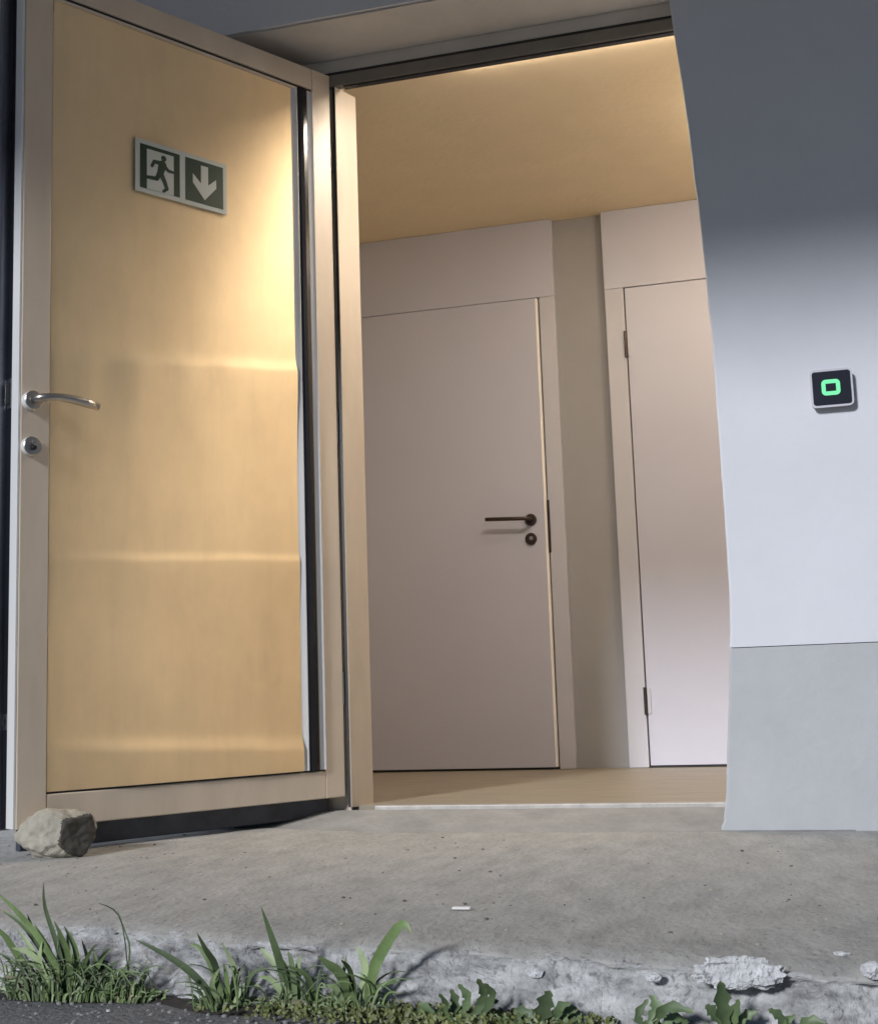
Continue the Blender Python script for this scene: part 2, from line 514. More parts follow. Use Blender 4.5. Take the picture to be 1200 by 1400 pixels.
obj('top_rail', box(0.0775, S1 - 0.0005, -TH, -0.0008, B1 + 0.016, LZ1, 0.003, fr=lf), CREAM, leaf)
obj('top_seal', box(0.08, S1 - 0.001, -0.03, -0.006, B1 + 0.006, B1 + 0.016, fr=lf), DARK, leaf)
obj('top_bead', box(0.09, S1 - 0.001, -0.03, 0.002, B1 - 0.003, B1 + 0.0055, 0.002, fr=lf), CREAM, leaf)
obj('bottom_seal', box(0.09, S1 - 0.001, -0.03, -0.006, B0 - 0.004, B0 + 0.001, fr=lf), DARK, leaf)

def infill():
    """Sheet with the slight swells that catch the light as level streaks."""
    bm = bmesh.new()
    nz, ns = 420, 60
    sa, sb, za, zb = 0.160, S1 - 0.002, B0 + 0.0015, B1 - 0.0035
    bands = [((0.965, 1.217), (0.133, 1.313), 0.028, 0.0092), ((0.857, 0.697), (0.16, 0.729), 0.018, 0.0048),
             ((0.834, 0.202), (0.173, 0.172), 0.030, 0.0100)]
    g = []
    for i in range(nz + 1):
        z = za + (zb - za) * i / nz
        row = []
        for k in range(ns + 1):
            s = sa + (sb - sa) * k / ns
            d = -0.004
            for (s0, z0), (s1, z1), w, h in bands:
                zc = z0 + (z1 - z0) * (s0 - s) / (s0 - s1) + 0.004 * noise.noise((s * 6, z0, 0))
                fade = min(1.0, max(0.0, (sb - s) / 0.28)) ** 0.7
                q = (z - zc) / w if z > zc else (z - zc) / (w * 6)
                d += h * fade * math.exp(-q * q) * (1 + 0.3 * noise.noise((s * 12, z0 * 3, 1)))
            d += 0.0022 * noise.noise((s * 2.6, z * 0.9, 5)) * min(1, (s - sa) / 0.08) * min(1, (sb - s) / 0.08)
            row.append(bm.verts.new(lf(s, d, z)))
        g.append(row)
    for a, b in zip(g, g[1:]):
        for k in range(ns): bm.faces.new((a[k], a[k + 1], b[k + 1], b[k]))
    # back sheet closes it
    uv = bm.loops.layers.uv.new('UVMap')
    for f in bm.faces:
        for lp in f.loops:
            q = lp.vert.co - HINGE
            lp[uv].uv = (q.z, q.dot(TD))
    bk = [bm.verts.new(lf(s, -TH + 0.01, z)) for s, z in ((sa, za), (sb, za), (sb, zb), (sa, zb))]
    bm.faces.new(bk)
    return bm
obj('infill_panel', infill(), SHEET, leaf, smooth=True)

def strip(profile, z0, z1):
    """Vertical extrusion along the leaf: profile = [(s, d), ...] closed."""
    return prism(profile, z0, z1, lambda s, d, z: lf(s, d, z))
obj('edge_bead', strip([(0.0775, -0.03), (0.098, -0.03), (0.098, -0.003), (0.088, 0.001), (0.0805, 0.006), (0.0775, 0.004)], B0 + 0.0015, B1 + 0.0055), ALU, leaf)
obj('finger_guard', strip([(0.0985, -0.03), (0.140, -0.03), (0.140, 0.001), (0.133, 0.0065), (0.119, 0.008), (0.105, 0.0065), (0.0985, 0.001)], B0 + 0.0015, B1 + 0.005), GLOSSBLK, leaf)
obj('edge_bead', strip([(0.1405, -0.03), (0.1595, -0.03), (0.1595, -0.004), (0.154, -0.001), (0.144, 0.006), (0.1405, 0.004)], B0 + 0.0015, B1 - 0.0035), ALU, leaf)

# lock edge: bright inner strip, dark groove and the overlapping outer lip
obj('edge_plate', box(LW + 0.0005, LW + 0.007, -0.040, -0.002, LZ0 + 0.002, LZ1 - 0.002, 0.0015, fr=lf), SATIN, leaf)
obj('edge_gasket', box(LW + 0.0005, LW + 0.004, -TH, -0.041, LZ0 + 0.002, LZ1 - 0.002, fr=lf), GLOSSBLK, leaf)
obj('leaf_gap_shade_bar', box(S0 + 0.03, LW - 0.03, -TH + 0.004, -0.040, GZ + 0.024, LZ0 - 0.001, 0.003, fr=lf), NAVY, leaf)  # added dark bar, stands in for the shaded gap under the leaf
obj('outer_lip', box(S0, LW + 0.030, -TH - 0.024, -TH - 0.0005, LZ0 - 0.004, LZ1 + 0.012, 0.003, fr=lf), DARKMETAL, leaf)
for z0, z1 in ((1.09, 1.17), (0.27, 0.31)):
    k = obj('latch_plate', box(LW + 0.0045, LW + 0.0075, -TH + 0.003, -0.043, z0, z1, 0.001, fr=lf), STEEL, leaf)
    obj('latch_bolt', box(LW + 0.008, LW + 0.014, -TH + 0.010, -0.050, z0 + 0.012, z1 - 0.012, 0.001, fr=lf), DARK, k)

# lever handle and key rosette
def at_leaf(s, d, z): return lf(s, d, z)
RS, RZ, KZ = 1.021, 1.104, 0.985
hd = obj('lever_handle', tube([lf(RS, 0.010, RZ), lf(RS, 0.042, RZ), lf(RS - 0.006, 0.054, RZ + 0.001), lf(RS - 0.022, 0.060, RZ + 0.003), lf(RS - 0.050, 0.062, RZ + 0.006), lf(RS - 0.075, 0.062, RZ + 0.0055),
                               lf(RS - 0.095, 0.062, RZ + 0.004), lf(RS - 0.125, 0.061, RZ + 0.001), lf(RS - 0.160, 0.060, RZ - 0.003)], [0.0105] * 5 + [0.011, 0.0118, 0.012, 0.012], 16), DULLSTEEL, leaf, smooth=True)
def rosette(name, z, h, parent):
    o = obj(name, disc(lf(RS, 0.0005, z), NRM, [(0, 0.0245), (h, 0.0245), (h + 0.002, 0.0228), (h + 0.0024, 0.012)]), [SATIN, DULLSTEEL], parent)
    for p in o.data.polygons:
        if p.normal.dot(NRM) > 0.5: p.material_index = 1
    return o
rosette('rosette', RZ, 0.020, hd)
ky = rosette('key_rosette', KZ, 0.016, leaf)
obj('lock_cylinder', disc(lf(RS, 0.018, KZ + 0.008), NRM, [(0, 0.0088), (0.012, 0.0088), (0.013, 0.0075)], 20), DULLSTEEL, ky)
obj('cylinder_collar', disc(lf(RS, 0.018, KZ - 0.006), NRM, [(0, 0.006), (0.010, 0.006), (0.011, 0.005)], 16), DARK, ky)
for z in (0.35, 1.16, 2.05):
    obj('hinge', tube([lf(-0.004, -0.012, z - 0.05), lf(-0.004, -0.012, z + 0.05)], 0.007, 14), DULLSTEEL, leaf)

# ------------------------------------------------------------------ emergency exit sign on the leaf
SW, SH = 0.306, 0.156
def sg(u, v, d): return lf(0.717 - u, -0.002 + d, 1.751 + v)
sign = thing('exit_sign', sg(SW / 2, 0, 0.001), 'green emergency exit sign with running figure and down arrow on the open door', 'sign')
obj('sign_board', prism([(0, 0), (SW, 0), (SW, SH), (0, SH)], 0.002, 0.0055, sg), SIGNW, sign)
P0, P1, PW, PH, PB = 0.0145, 0.1635, 0.130, 0.130, 0.013
def pan(a, b, x0): return (x0 + a * PW, PB + (1 - b) * PH)
run = obj('running_figure_panel', prism([pan(a, b, P0) for a, b in ((0, 1), (1, 1), (1, 0), (0, 0))], 0.0057, 0.0062, sg), SIGNG, sign)
obj('doorway_symbol', prism([pan(a, b, P0) for a, b in ((0.165, 1.0), (0.84, 1.0), (0.84, 0.085), (0.165, 0.085))], 0.0064, 0.0068, sg), SIGNW, run)

def stroke(bm, pts, ws, x0, d0, d1):
    def cap(c, w, n=14):
        poly = [pan(c[0] + w / 2 * math.cos(t), c[1] + w / 2 * math.sin(t), x0) for t in (2 * math.pi * i / n for i in range(n))]
        join(bm, prism(poly, d0, d1, sg))
    for i, p in enumerate(pts):
        cap(p, ws[i])
    for (p, q, wp, wq) in zip(pts, pts[1:], ws, ws[1:]):
        dx, dy = q[0] - p[0], q[1] - p[1]
        L = math.hypot(dx, dy); nx, ny = -dy / L, dx / L
        poly = [(p[0] + nx * wp / 2, p[1] + ny * wp / 2), (q[0] + nx * wq / 2, q[1] + ny * wq / 2),
                (q[0] - nx * wq / 2, q[1] - ny * wq / 2), (p[0] - nx * wp / 2, p[1] - ny * wp / 2)]
        join(bm, prism([pan(a, b, x0) for a, b in poly], d0, d1 + 0.00003 * (i + 1), sg))
bm = bmesh.new()
stroke(bm, [(0.585, 0.205)], [0.135], P0, 0.0070, 0.00740)
stroke(bm, [(0.29, 0.45), (0.345, 0.335), (0.53, 0.335)], [0.075, 0.08, 0.11], P0, 0.0070, 0.00745)
stroke(bm, [(0.59, 0.37), (0.70, 0.46), (0.83, 0.465)], [0.10, 0.075, 0.06], P0, 0.0070, 0.00750)
stroke(bm, [(0.555, 0.36), (0.50, 0.56)], [0.20, 0.155], P0, 0.0070, 0.00755)
stroke(bm, [(0.475, 0.58), (0.41, 0.715), (0.18, 0.735)], [0.12, 0.095, 0.075], P0, 0.0070, 0.00760)
stroke(bm, [(0.515, 0.58), (0.605, 0.735), (0.665, 0.885), (0.575, 0.965)], [0.13, 0.10, 0.085, 0.06], P0, 0.0070, 0.00765)
obj('running_figure', bm, SIGNG, run)
arr = obj('arrow_panel', prism([pan(a, b, P1) for a, b in ((0, 1), (1, 1), (1, 0), (0, 0))], 0.0057, 0.0062, sg), SIGNG, sign)
obj('down_arrow', prism([pan(a, b, P1) for a, b in ((.405, .10), (.595, .10), (.595, .53), (.81, .34), (.81, .55), (.5, .90), (.19, .55), (.19, .34), (.405, .53))],
                        0.0064, 0.0069, sg), SIGNW, arr)

# ------------------------------------------------------------------ corridor behind the doorway
tag(obj('corridor_floor', box(-2.3, 1.4, HY + 0.03, DI + 0.25, -0.05, 0.0), LINO), 'beige floor inside the doorway', kind='structure')
tag(obj('corridor_ceiling', box(-2.3, 1.4, HY + 0.031, DI + 0.25, 2.3509, 2.40), CEILM), 'cream ceiling inside the doorway', kind='structure')
bm = box(-2.3, 1.4, DI + 0.035, DI + 0.25, 0.0005, 2.350)
tag(obj('corridor_back_wall', bm, GREIGE), 'greige wall between the two white inside doors', kind='structure')
bm = box(-2.3, -2.2, 0.301, DI + 0.034, 0.0005, 2.350)
box(0.95, 1.4, 0.301, DI + 0.034, 0.0005, 2.350, bm=bm)
tag(obj('corridor_side_wall', bm, INWALL), 'cream side walls of the corridor', kind='structure')
bm = box(-2.3, -1.335, WT + 0.001, WT + 0.02, 0.0005, 2.35)
box(0.215, 1.4, WT + 0.001, WT + 0.02, 0.0005, 2.35, bm=bm)
tag(obj('corridor_front_wall', bm, INWALL), 'cream inner face of the entrance wall', kind='structure')

def door_panel(x0, x1, y0, z0, z1, ch_r=0.0, ch_l=0.0, th=0.04):
    """Leaf seen from the corridor (front at y0) with wide chamfers on its long edges."""
    pr = [(x0, y0 + th), (x0, y0 + ch_l), (x0 + ch_l, y0), (x1 - ch_r, y0), (x1, y0 + ch_r), (x1, y0 + th)]
    pr = [p for i, p in enumerate(pr) if p not in pr[:i]]
    return prism(pr, z0, z1, lambda a, b, z: Vector((a, b, z)))

LX = -0.691                                            # lock edge of the left leaf
d1 = thing('interior_door', (LX - 0.45, DI, 0), 'white inside door on the left with dark lever handle', 'door')
obj('leaf', door_panel(LX - 0.93, LX - 0.0105, DI - 0.006, 0.010, 2.0), WHITEDOOR, d1)
obj('edge_highlight_strip', door_panel(LX - 0.010, LX, DI - 0.007, 0.011, 1.999, ch_r=0.008), EDGEW, d1)  # pale strip painted as the bright line along the leaf edge
obj('casing', box(LX + 0.006, -0.6175, DI, DI + 0.034, 0.001, 2.0035, 0.003), CASING, d1)
obj('casing', box(LX - 1.01, LX - 0.936, DI, DI + 0.034, 0.001, 2.3495, 0.003), CASING, d1)
obj('transom_panel', box(LX - 0.935, -0.6175, DI + 0.0005, DI + 0.034, 2.0045, 2.3495, 0.002), WHITEDOOR, d1)
obj('gap_shadow_seal', box(LX - 0.935, LX + 0.0055, DI + 0.030, DI + 0.0345, 0.0005, 2.006), SEAL, d1)
obj('bottom_seal', box(LX - 0.93, LX, DI + 0.004, DI + 0.028, 0.001, 0.0095), DARK, d1)
obj('strike_plate', box(LX + 0.002, LX + 0.012, DI - 0.004, DI + 0.01, 0.895, 1.118, 0.001), BRONZE, d1)
hy = DI - 0.006
lev = obj('lever_handle', tube([(-0.760, hy - 0.002, 1.038), (-0.760, hy - 0.035, 1.038), (-0.766, hy - 0.047, 1.038), (-0.785, hy - 0.052, 1.039),
                                (-0.85, hy - 0.052, 1.042), (-0.945, hy - 0.050, 1.046)], [0.008, 0.008, 0.008, 0.008, 0.0085, 0.0085], 12), BRONZE, d1, smooth=True)
obj('rosette', disc((-0.760, hy - 0.0005, 1.038), (0, -1, 0), [(0, 0.025), (0.007, 0.025), (0.009, 0.022), (0.0095, 0.01)]), BRONZE, lev)
ky = obj('key_rosette', disc((-0.762, hy - 0.0005, 0.957), (0, -1, 0), [(0, 0.025), (0.007, 0.025), (0.009, 0.022), (0.0095, 0.01)]), BRONZE, d1)
obj('lock_cylinder', disc((-0.760, hy - 0.009, 0.959), (0, -1, 0), [(0, 0.0085), (0.004, 0.0085)], 16), DULLSTEEL, ky)

RX = -0.3175
d2 = thing('interior_door', (0.1, DI, 0), 'white inside door on the right showing two dark hinges', 'door')
obj('leaf', door_panel(RX + 0.003, RX + 0.90, DI + 0.001, 0.010, 2.0), WHITEDOOR, d2)
obj('casing', box(-0.401, RX - 0.003, DI, DI + 0.034, 0.001, 2.0035, 0.003), CASING, d2)
obj('casing', box(RX + 0.906, RX + 0.98, DI, DI + 0.034, 0.001, 2.3495, 0.003), CASING, d2)
obj('transom_panel', box(-0.401, RX + 0.905, DI + 0.0005, DI + 0.034, 2.0045, 2.3495, 0.001), WHITEDOOR, d2)
obj('gap_shadow_seal', box(RX - 0.0025, RX + 0.905, DI + 0.030, DI + 0.0345, 0.0005, 2.005), SEAL, d2)
obj('bottom_seal', box(RX + 0.004, RX + 0.90, DI + 0.008, DI + 0.028, 0.001, 0.0095), DARK, d2)
for z0, z1 in ((1.698, 1.812), (0.212, 0.322)):
    h = obj('hinge', tube([(RX - 0.004, DI - 0.007, z0), (RX - 0.004, DI - 0.007, z1)], 0.0065, 12), BRONZE, d2)
    obj('hinge_plate', box(RX + 0.004, RX + 0.018, DI - 0.0035, DI + 0.0005, z0 + 0.004, z1 - 0.004, 0.001), CASING, h)

# unseen batten lamp, added inside the doorway to account for the warm light
lamp = thing('added_batten_lamp', (-0.42, 0.33, 2.3505), 'unseen flat batten lamp added above the doorway for the warm corridor light', 'lamp')
obj('lamp_housing', box(-0.66, 0.10, 0.285, 0.375, 2.3475, 2.3505, 0.0008), CASING, lamp)
obj('diffuser', box(-0.65, 0.09, 0.290, 0.370, 2.3445, 2.3470, 0.0008), LAMP, lamp)

bowl = thing('added_bowl_lamp', (0.46, 0.95, 2.3505), 'unseen round bowl lamp added at the right to brighten the corridor ceiling', 'lamp')  # added out of sight behind the right wall to lift the ceiling
obj('lamp_base', disc((0.46, 0.95, 2.3505), (0, 0, -1), [(0, 0.06), (0.03, 0.06)]), CASING, bowl)
obj('glass_bowl', disc((0.46, 0.95, 2.3185), (0, 0, -1), [(0, 0.10), (0.012, 0.135), (0.035, 0.145), (0.06, 0.13), (0.08, 0.095), (0.09, 0.04)]), BOWL, bowl, smooth=True)

# ------------------------------------------------------------------ card reader on the wall
def wf(x, z, d): return Vector((x, -d, z))
def rrect(cx, cz, w, h, r, n=6, sk=0.0):
    out = []
    for qx, qz, a0 in ((1, -1, -90), (1, 1, 0), (-1, 1, 90), (-1, -1, 180)):
        for i in range(n + 1):
            a = math.radians(a0 + 90 * i / n)
            x, z = qx * (w / 2 - r) + r * math.cos(a), qz * (h / 2 - r) + r * math.sin(a)
            out.append((cx + x + sk * z, cz + z))
    return out
CX, CZ = 0.424, 1.083
rd = thing('card_reader', (CX, 0, CZ), 'small square black card reader with glowing green ring on the white wall', 'card reader')
obj('housing', prism(rrect(CX, CZ, 0.104, 0.098, 0.012), 0.0005, 0.022, wf), RGREY, rd)
obj('rim', prism(rrect(CX, CZ, 0.107, 0.101, 0.013), 0.0222, 0.0262, wf), CASING, rd)
fp = obj('face_plate', prism(rrect(CX, CZ, 0.096, 0.089, 0.007), 0.0264, 0.0285, wf), RBLK, rd)
def ring(cx, cz, w, h, r, t, d0, d1, fr):
    bm = bmesh.new()
    o = rrect(cx, cz, w, h, r); i = rrect(cx, cz, w - 2 * t, h - 2 * t, max(r - t, 0.001))
    a = [[bm.verts.new(fr(x, z, d)) for x, z in p] for p, d in ((o, d0), (o, d1), (i, d1), (i, d0))]
    n = len(o)
    for p, q in zip(a, a[1:] + a[:1]):
        for k in range(n): bm.faces.new((p[k], p[(k + 1) % n], q[(k + 1) % n], q[k]))
    return bm
obj('light_ring', ring(CX - 0.002, CZ + 0.001, 0.047, 0.042, 0.011, 0.0105, 0.0287, 0.0294, wf), LED, fp)

# ------------------------------------------------------------------ door-stop stone
def rock(c, r, seed, sub=3, amp=0.18, freq=2.0, cuts=(), squash=(1, 1, 1), floor=None):
    bm = bmesh.new()
    bmesh.ops.create_icosphere(bm, subdivisions=sub, radius=1.0)
    off = Vector((seed * 3.1, seed * 1.7, seed * 0.9))
    for v in bm.verts:
        p = v.co.copy()
        p *= 1 + amp * noise.noise(p * freq + off) + 0.4 * amp * noise.noise(p * freq * 3 + off)
        v.co = Vector((p.x * r[0], p.y * r[1], p.z * r[2]))
    for n, d in cuts:
        n = Vector(n).normalized()
        for v in bm.verts:
            e = v.co.dot(n) - d
            if e > 0: v.co -= n * e
    for v in bm.verts:
        v.co += Vector(c)
        if floor is not None and v.co.z < floor: v.co.z = floor
    return bm
st_c = lf(0.966, 0.056, 0) + Vector((0, 0, GZ + 0.067))
bm = rock(st_c, (0.100, 0.066, 0.064), 5, 5, 0.14, 1.5,
          cuts=(((1, -0.55, 0.02), 0.068), ((0.2, -1, 0.25), 0.062), ((0.1, 0.1, 1), 0.062), ((-0.8, -0.3, -0.5), 0.094)), floor=GZ + 0.010)
bmesh.ops.recalc_face_normals(bm, faces=bm.faces)
cn = Vector((1, -0.55, 0.02)).normalized()
for v in bm.verts:
    q = v.co - st_c
    v.co += q.normalized() * (0.0050 * noise.noise(v.co * 28) + 0.0030 * noise.noise(v.co * 75))
for f in bm.faces:
    if (f.calc_center_median() - st_c).dot(cn) > 0.061: f.material_index = 1
tag(obj('stone', bm, [STONEM, STONED], loc=(st_c.x, st_c.y, GZ + 0.012)), 'pale rough stone block with a dark broken end holding the open door', 'stone')

# ------------------------------------------------------------------ mortar, chips, litter at the slab edge
m0 = at(1012, 1330, Y=-1.645)
tag(obj('mortar_lump', rock(m0, (0.056, 0.014, 0.019), 9, 5, 0.40, 2.4, cuts=(((0, -1, 0.3), 0.004),)), MORTAR, loc=m0), 'large white mortar lump stuck on the broken slab edge', 'mortar')
for i, (px, py, Y, r, lab) in enumerate([
        (731, 1331, -1.585, (0.012, 0.006, 0.008), 'white chip on the slab edge above the leafy weeds'),
        (893, 1336, -1.62, (0.012, 0.006, 0.007), 'white chip on the slab edge left of the large mortar lump'),
        (1150, 1304, -1.62, (0.012, 0.006, 0.0035), 'flat white chip lying on the slab just behind its broken edge'),
        (1193, 1326, -1.655, (0.016, 0.008, 0.012), 'white chip on the slab edge at the right border of the picture'),
        (30, 1328, -1.545, (0.010, 0.008, 0.009), 'pale chip among the leftmost grass clump'),
        (149, 1382, -1.60, (0.0042, 0.004, 0.003), 'tiny white pebble on the dark asphalt')]):
    c = at(px, py, Z=GZ + 0.002) if py == 1304 else at(px, py, Z=AZ + 0.002) if py == 1382 else at(px, py, Y=Y)
    tag(obj('concrete_chip', rock(c, r, 20 + i, 2, 0.35, 1.6), MORTAR, loc=c), lab, 'chip', 'pale chips along the slab edge')
c = at(631, 1242, Z=GZ + 0.003)
tag(obj('paper_scrap', box(c.x - 0.017, c.x + 0.017, c.y - 0.006, c.y + 0.006, GZ + 0.0015, GZ + 0.006, 0.002), LITTER, loc=(c.x, c.y, GZ)), 'small white scrap lying on the concrete slab', 'litter')
for nm, cnt, mt, lab in (('grit', 420, STONEM, 'fine pale grit scattered on the concrete slab'), ('dark_grit', 170, CRUMB, 'dark crumbs of dirt scattered on the concrete slab')):
    bm = bmesh.new()
    for i in range(cnt):
        x = random.uniform(-1.9, 0.7); y = -0.03 - 1.47 * random.random() ** 0.7
        r = random.choice([0.0010, 0.0010, 0.0012, 0.0012, 0.0015, 0.0018, 0.0028])
        join(bm, rock((x, y, GZ + rise(x, y) + r * 0.4), (r * 1.6, r * 1.3, r * 0.8), i, 1, 0.3, 1.5))
    tag(obj(nm, bm, mt), lab, kind='stuff')
bm = bmesh.new()
for i in range(420):
    x = random.uniform(-1.15, 0.5); y = random.uniform(-1.76, -1.53)
    r = random.uniform(0.0015, 0.004)
    join(bm, rock((x, y, AZ + r * 0.4), (r * 1.3, r * 1.1, r), i, 1, 0.3, 1.5))
tag(obj('gravel', bm, GRAVELM), 'loose gravel on the asphalt along the slab', kind='stuff')

# dark soil in the joint between the asphalt and the slab
bm = bmesh.new()
rows = []
for k in range(7):
    t = k / 6
    row = []
    for i in range(120):
        x = -1.25 + 1.8 * i / 119
        yb = lerp_table([-1.25, -0.7, -0.6, -0.13, 0.37, 0.6], [-1.55, -1.555, -1.585, -1.62, -1.675, -1.70], x)
        wd = 0.045 + 0.03 * noise.noise((x * 6, 3, 0))
        y = yb + 0.02 - (wd + 0.02) * t
        row.append(bm.verts.new((x, y, AZ - 0.002 + 0.014 * math.sin(math.pi * t) * (0.6 + 0.6 * noise.noise((x * 14, t * 3, 1))))))
    rows.append(row)
for a, b in zip(rows, rows[1:]):
    for i in range(119): bm.faces.new((a[i], a[i + 1], b[i + 1], b[i]))
tag(obj('joint_soil', bm, SOIL, smooth=True), 'dark soil in the joint before the slab', kind='structure')

# ------------------------------------------------------------------ grass and weeds in the joint
def blade_bm(pts, w, bm=None, fold=0.25, prof=None):
    """Folded leaf blade through pts, w = widest half width."""
    own = bm or bmesh.new()
    pts = [Vector(p) for p in pts]
    # resample a smooth curve
    n = 16 if prof else 9
    def cat(t):
        m = len(pts) - 1
        if m == 1: return pts[0].lerp(pts[1], t)
        q = t * m; i = min(int(q), m - 1); f = q - i
        p0 = pts[max(i - 1, 0)]; p1 = pts[i]; p2 = pts[i + 1]; p3 = pts[min(i + 2, m)]
        return 0.5 * ((2 * p1) + (p2 - p0) * f + (2 * p0 - 5 * p1 + 4 * p2 - p3) * f * f + (3 * p1 - p0 - 3 * p2 + p3) * f ** 3)
    c = [cat(i / n) for i in range(n + 1)]
    prev = None
    uvl = own.loops.layers.uv.get('UVMap') or own.loops.layers.uv.new('UVMap')
    rnd = random.random()
    face = Vector((random.uniform(-0.5, 0.5), -1, random.uniform(0.1, 0.6))).normalized()
    for i, p in enumerate(c):
        t = i / n
        tg = (c[min(i + 1, n)] - c[max(i - 1, 0)]).normalized()
        sd_ = tg.cross(face).normalized()
        nn = sd_.cross(tg)
        ww = w * (prof(t) if prof else (0.55 + 0.45 * math.sin(math.pi * min(t * 1.6, 0.5 + t * 0.3))) * (1 - t ** 3.2)) + 0.0002
        row = [own.verts.new(p - sd_ * ww + nn * ww * fold), own.verts.new(p), own.verts.new(p + sd_ * ww + nn * ww * fold)]
        if prev:
            for fv in ((prev[0], prev[1], row[1], row[0]), (prev[1], prev[2], row[2], row[1])):
                f = own.faces.new(fv)
                for lp, tv in zip(f.loops, (t - 1 / n, t - 1 / n, t, t)): lp[uvl].uv = (rnd, tv)
        prev = row
    return own

def tuft(px, label, blades, fine, spread, Y, fh=(0.02, 0.055)):
    """blades: (list of photo points base..tip, half width, shade); fine: number of thin blades."""
    base = at(px, 1352, Y=Y); base.z = AZ
    t = thing('grass_tuft', base, label, 'grass', 'grass clumps in the joint before the slab')
    for k, (pp, w, sh) in enumerate(blades):
        n = len(pp)
        y0 = Y + random.uniform(-0.012, 0.012); y1 = y0 + random.uniform(-0.035, 0.02)
        pts = [at(a, b, Y=y0 + (y1 - y0) * i / (n - 1)) for i, (a, b) in enumerate(pp)]
        pts[0].z = min(pts[0].z, AZ + 0.012)
        obj('blade', blade_bm(pts, w * 1.25), GRASS[sh], t, smooth=True)
    if fine:
        for sh, cnt in ((0, int(fine * 0.5)), (2, int(fine * 0.3)), (1, int(fine * 0.14)), (3, int(fine * 0.06) + 1)):
            bm = bmesh.new()
            for _ in range(cnt):
                a = random.uniform(-math.pi, math.pi); rr = random.random() ** 0.6
                b = base + Vector((math.cos(a) * spread * rr, math.sin(a) * 0.03 * rr, 0.002))
                h = random.uniform(*fh) * (1.25 - 0.75 * rr) * random.choice((0.6, 0.8, 1, 1.4))
                lean = Vector((math.cos(a) * rr * 1.1 + random.uniform(-0.5, 0.5), random.uniform(-0.5, 0.4), 0)) * h
                blade_bm([b, b + lean * 0.35 + Vector((0, 0, h * 0.65)), b + lean + Vector((0, 0, h * random.uniform(0.55, 1.0)))], random.uniform(0.0008, 0.0026), bm)
            o = obj('fine_blades', bm, GRASS[sh], t, smooth=True)
            o['kind'] = 'stuff'
    if fine:
        bm = bmesh.new()
        for _ in range(int(fine * 0.10)):
            b = base + Vector((random.uniform(-spread, spread), random.uniform(-0.03, 0.01), 0.002))
            h = random.uniform(0.03, 0.085)
            dx, dy = random.uniform(-1.0, 1.0) * h, random.uniform(-0.7, 0.3) * h
            blade_bm([b, b + Vector((dx * 0.25, dy * 0.25, h * 0.6)), b + Vector((dx * 0.7, dy * 0.7, h * 0.85)), b + Vector((dx * 1.25, dy, h * random.uniform(0.45, 0.9)))],
                     random.uniform(0.0006, 0.0016), bm)
        obj('thin_stems', bm, GRASS[random.choice((0, 2))], t, smooth=True)['kind'] = 'stuff'
    return t

tuft(85, 'dense dark green grass clump at the left border of the picture', [
    ([(100, 1352), (60, 1290), (28, 1250), (-6, 1218)], 0.0055, 0), ([(92, 1350), (60, 1300), (30, 1262), (0, 1243)], 0.005, 0),
    ([(70, 1345), (45, 1300), (24, 1270)], 0.0035, 1), ([(85, 1350), (68, 1300), (46, 1262)], 0.0045, 0),
    ([(95, 1350), (78, 1290), (62, 1240), (60, 1206)], 0.0032, 2), ([(100, 1350), (92, 1300), (74, 1258)], 0.004, 0),
    ([(108, 1352), (104, 1300), (88, 1266)], 0.004, 0), ([(118, 1352), (122, 1320), (112, 1284)], 0.0035, 1),
    ([(80, 1352), (50, 1320), (20, 1312)], 0.0035, 1), ([(120, 1352), (140, 1310), (152, 1296)], 0.0035, 0),
    ([(75, 1352), (40, 1330), (-4, 1300)], 0.004, 0), ([(130, 1352), (150, 1325), (165, 1312)], 0.003, 2),
    ([(60, 1356), (28, 1310), (8, 1280), (-14, 1262)], 0.0055, 0), ([(98, 1356), (70, 1310), (50, 1284), (38, 1250)], 0.0055, 2),
    ([(104, 1356), (84, 1300), (80, 1272)], 0.005, 2), ([(128, 1356), (134, 1330), (128, 1300)], 0.005, 0), ([(90, 1356), (46, 1306), (16, 1296)], 0.0045, 1),
    ([(140, 1358), (160, 1338), (180, 1330)], 0.004, 2), ([(72, 1356), (56, 1318), (58, 1286)], 0.0045, 1), ([(112, 1356), (116, 1318), (132, 1290)], 0.0035, 0),
    ([(50, 1358), (26, 1340), (4, 1334)], 0.004, 3), ([(110, 1355), (96, 1300), (92, 1275)], 0.003, 0), ([(64, 1352), (44, 1325), (33, 1300)], 0.0035, 2),
], 420, 0.10, -1.575, (0.022, 0.065))
tuft(172, 'low dark weed clump with a thin bare stem beside the leftmost grass', [
    ([(172, 1352), (178, 1300), (172, 1275), (160, 1243)], 0.0014, 2), ([(178, 1300), (166, 1258), (134, 1234)], 0.0011, 2),
    ([(150, 1352), (140, 1320), (146, 1300)], 0.004, 2), ([(190, 1356), (198, 1335), (208, 1326)], 0.004, 2),
], 240, 0.065, -1.57, (0.012, 0.030))
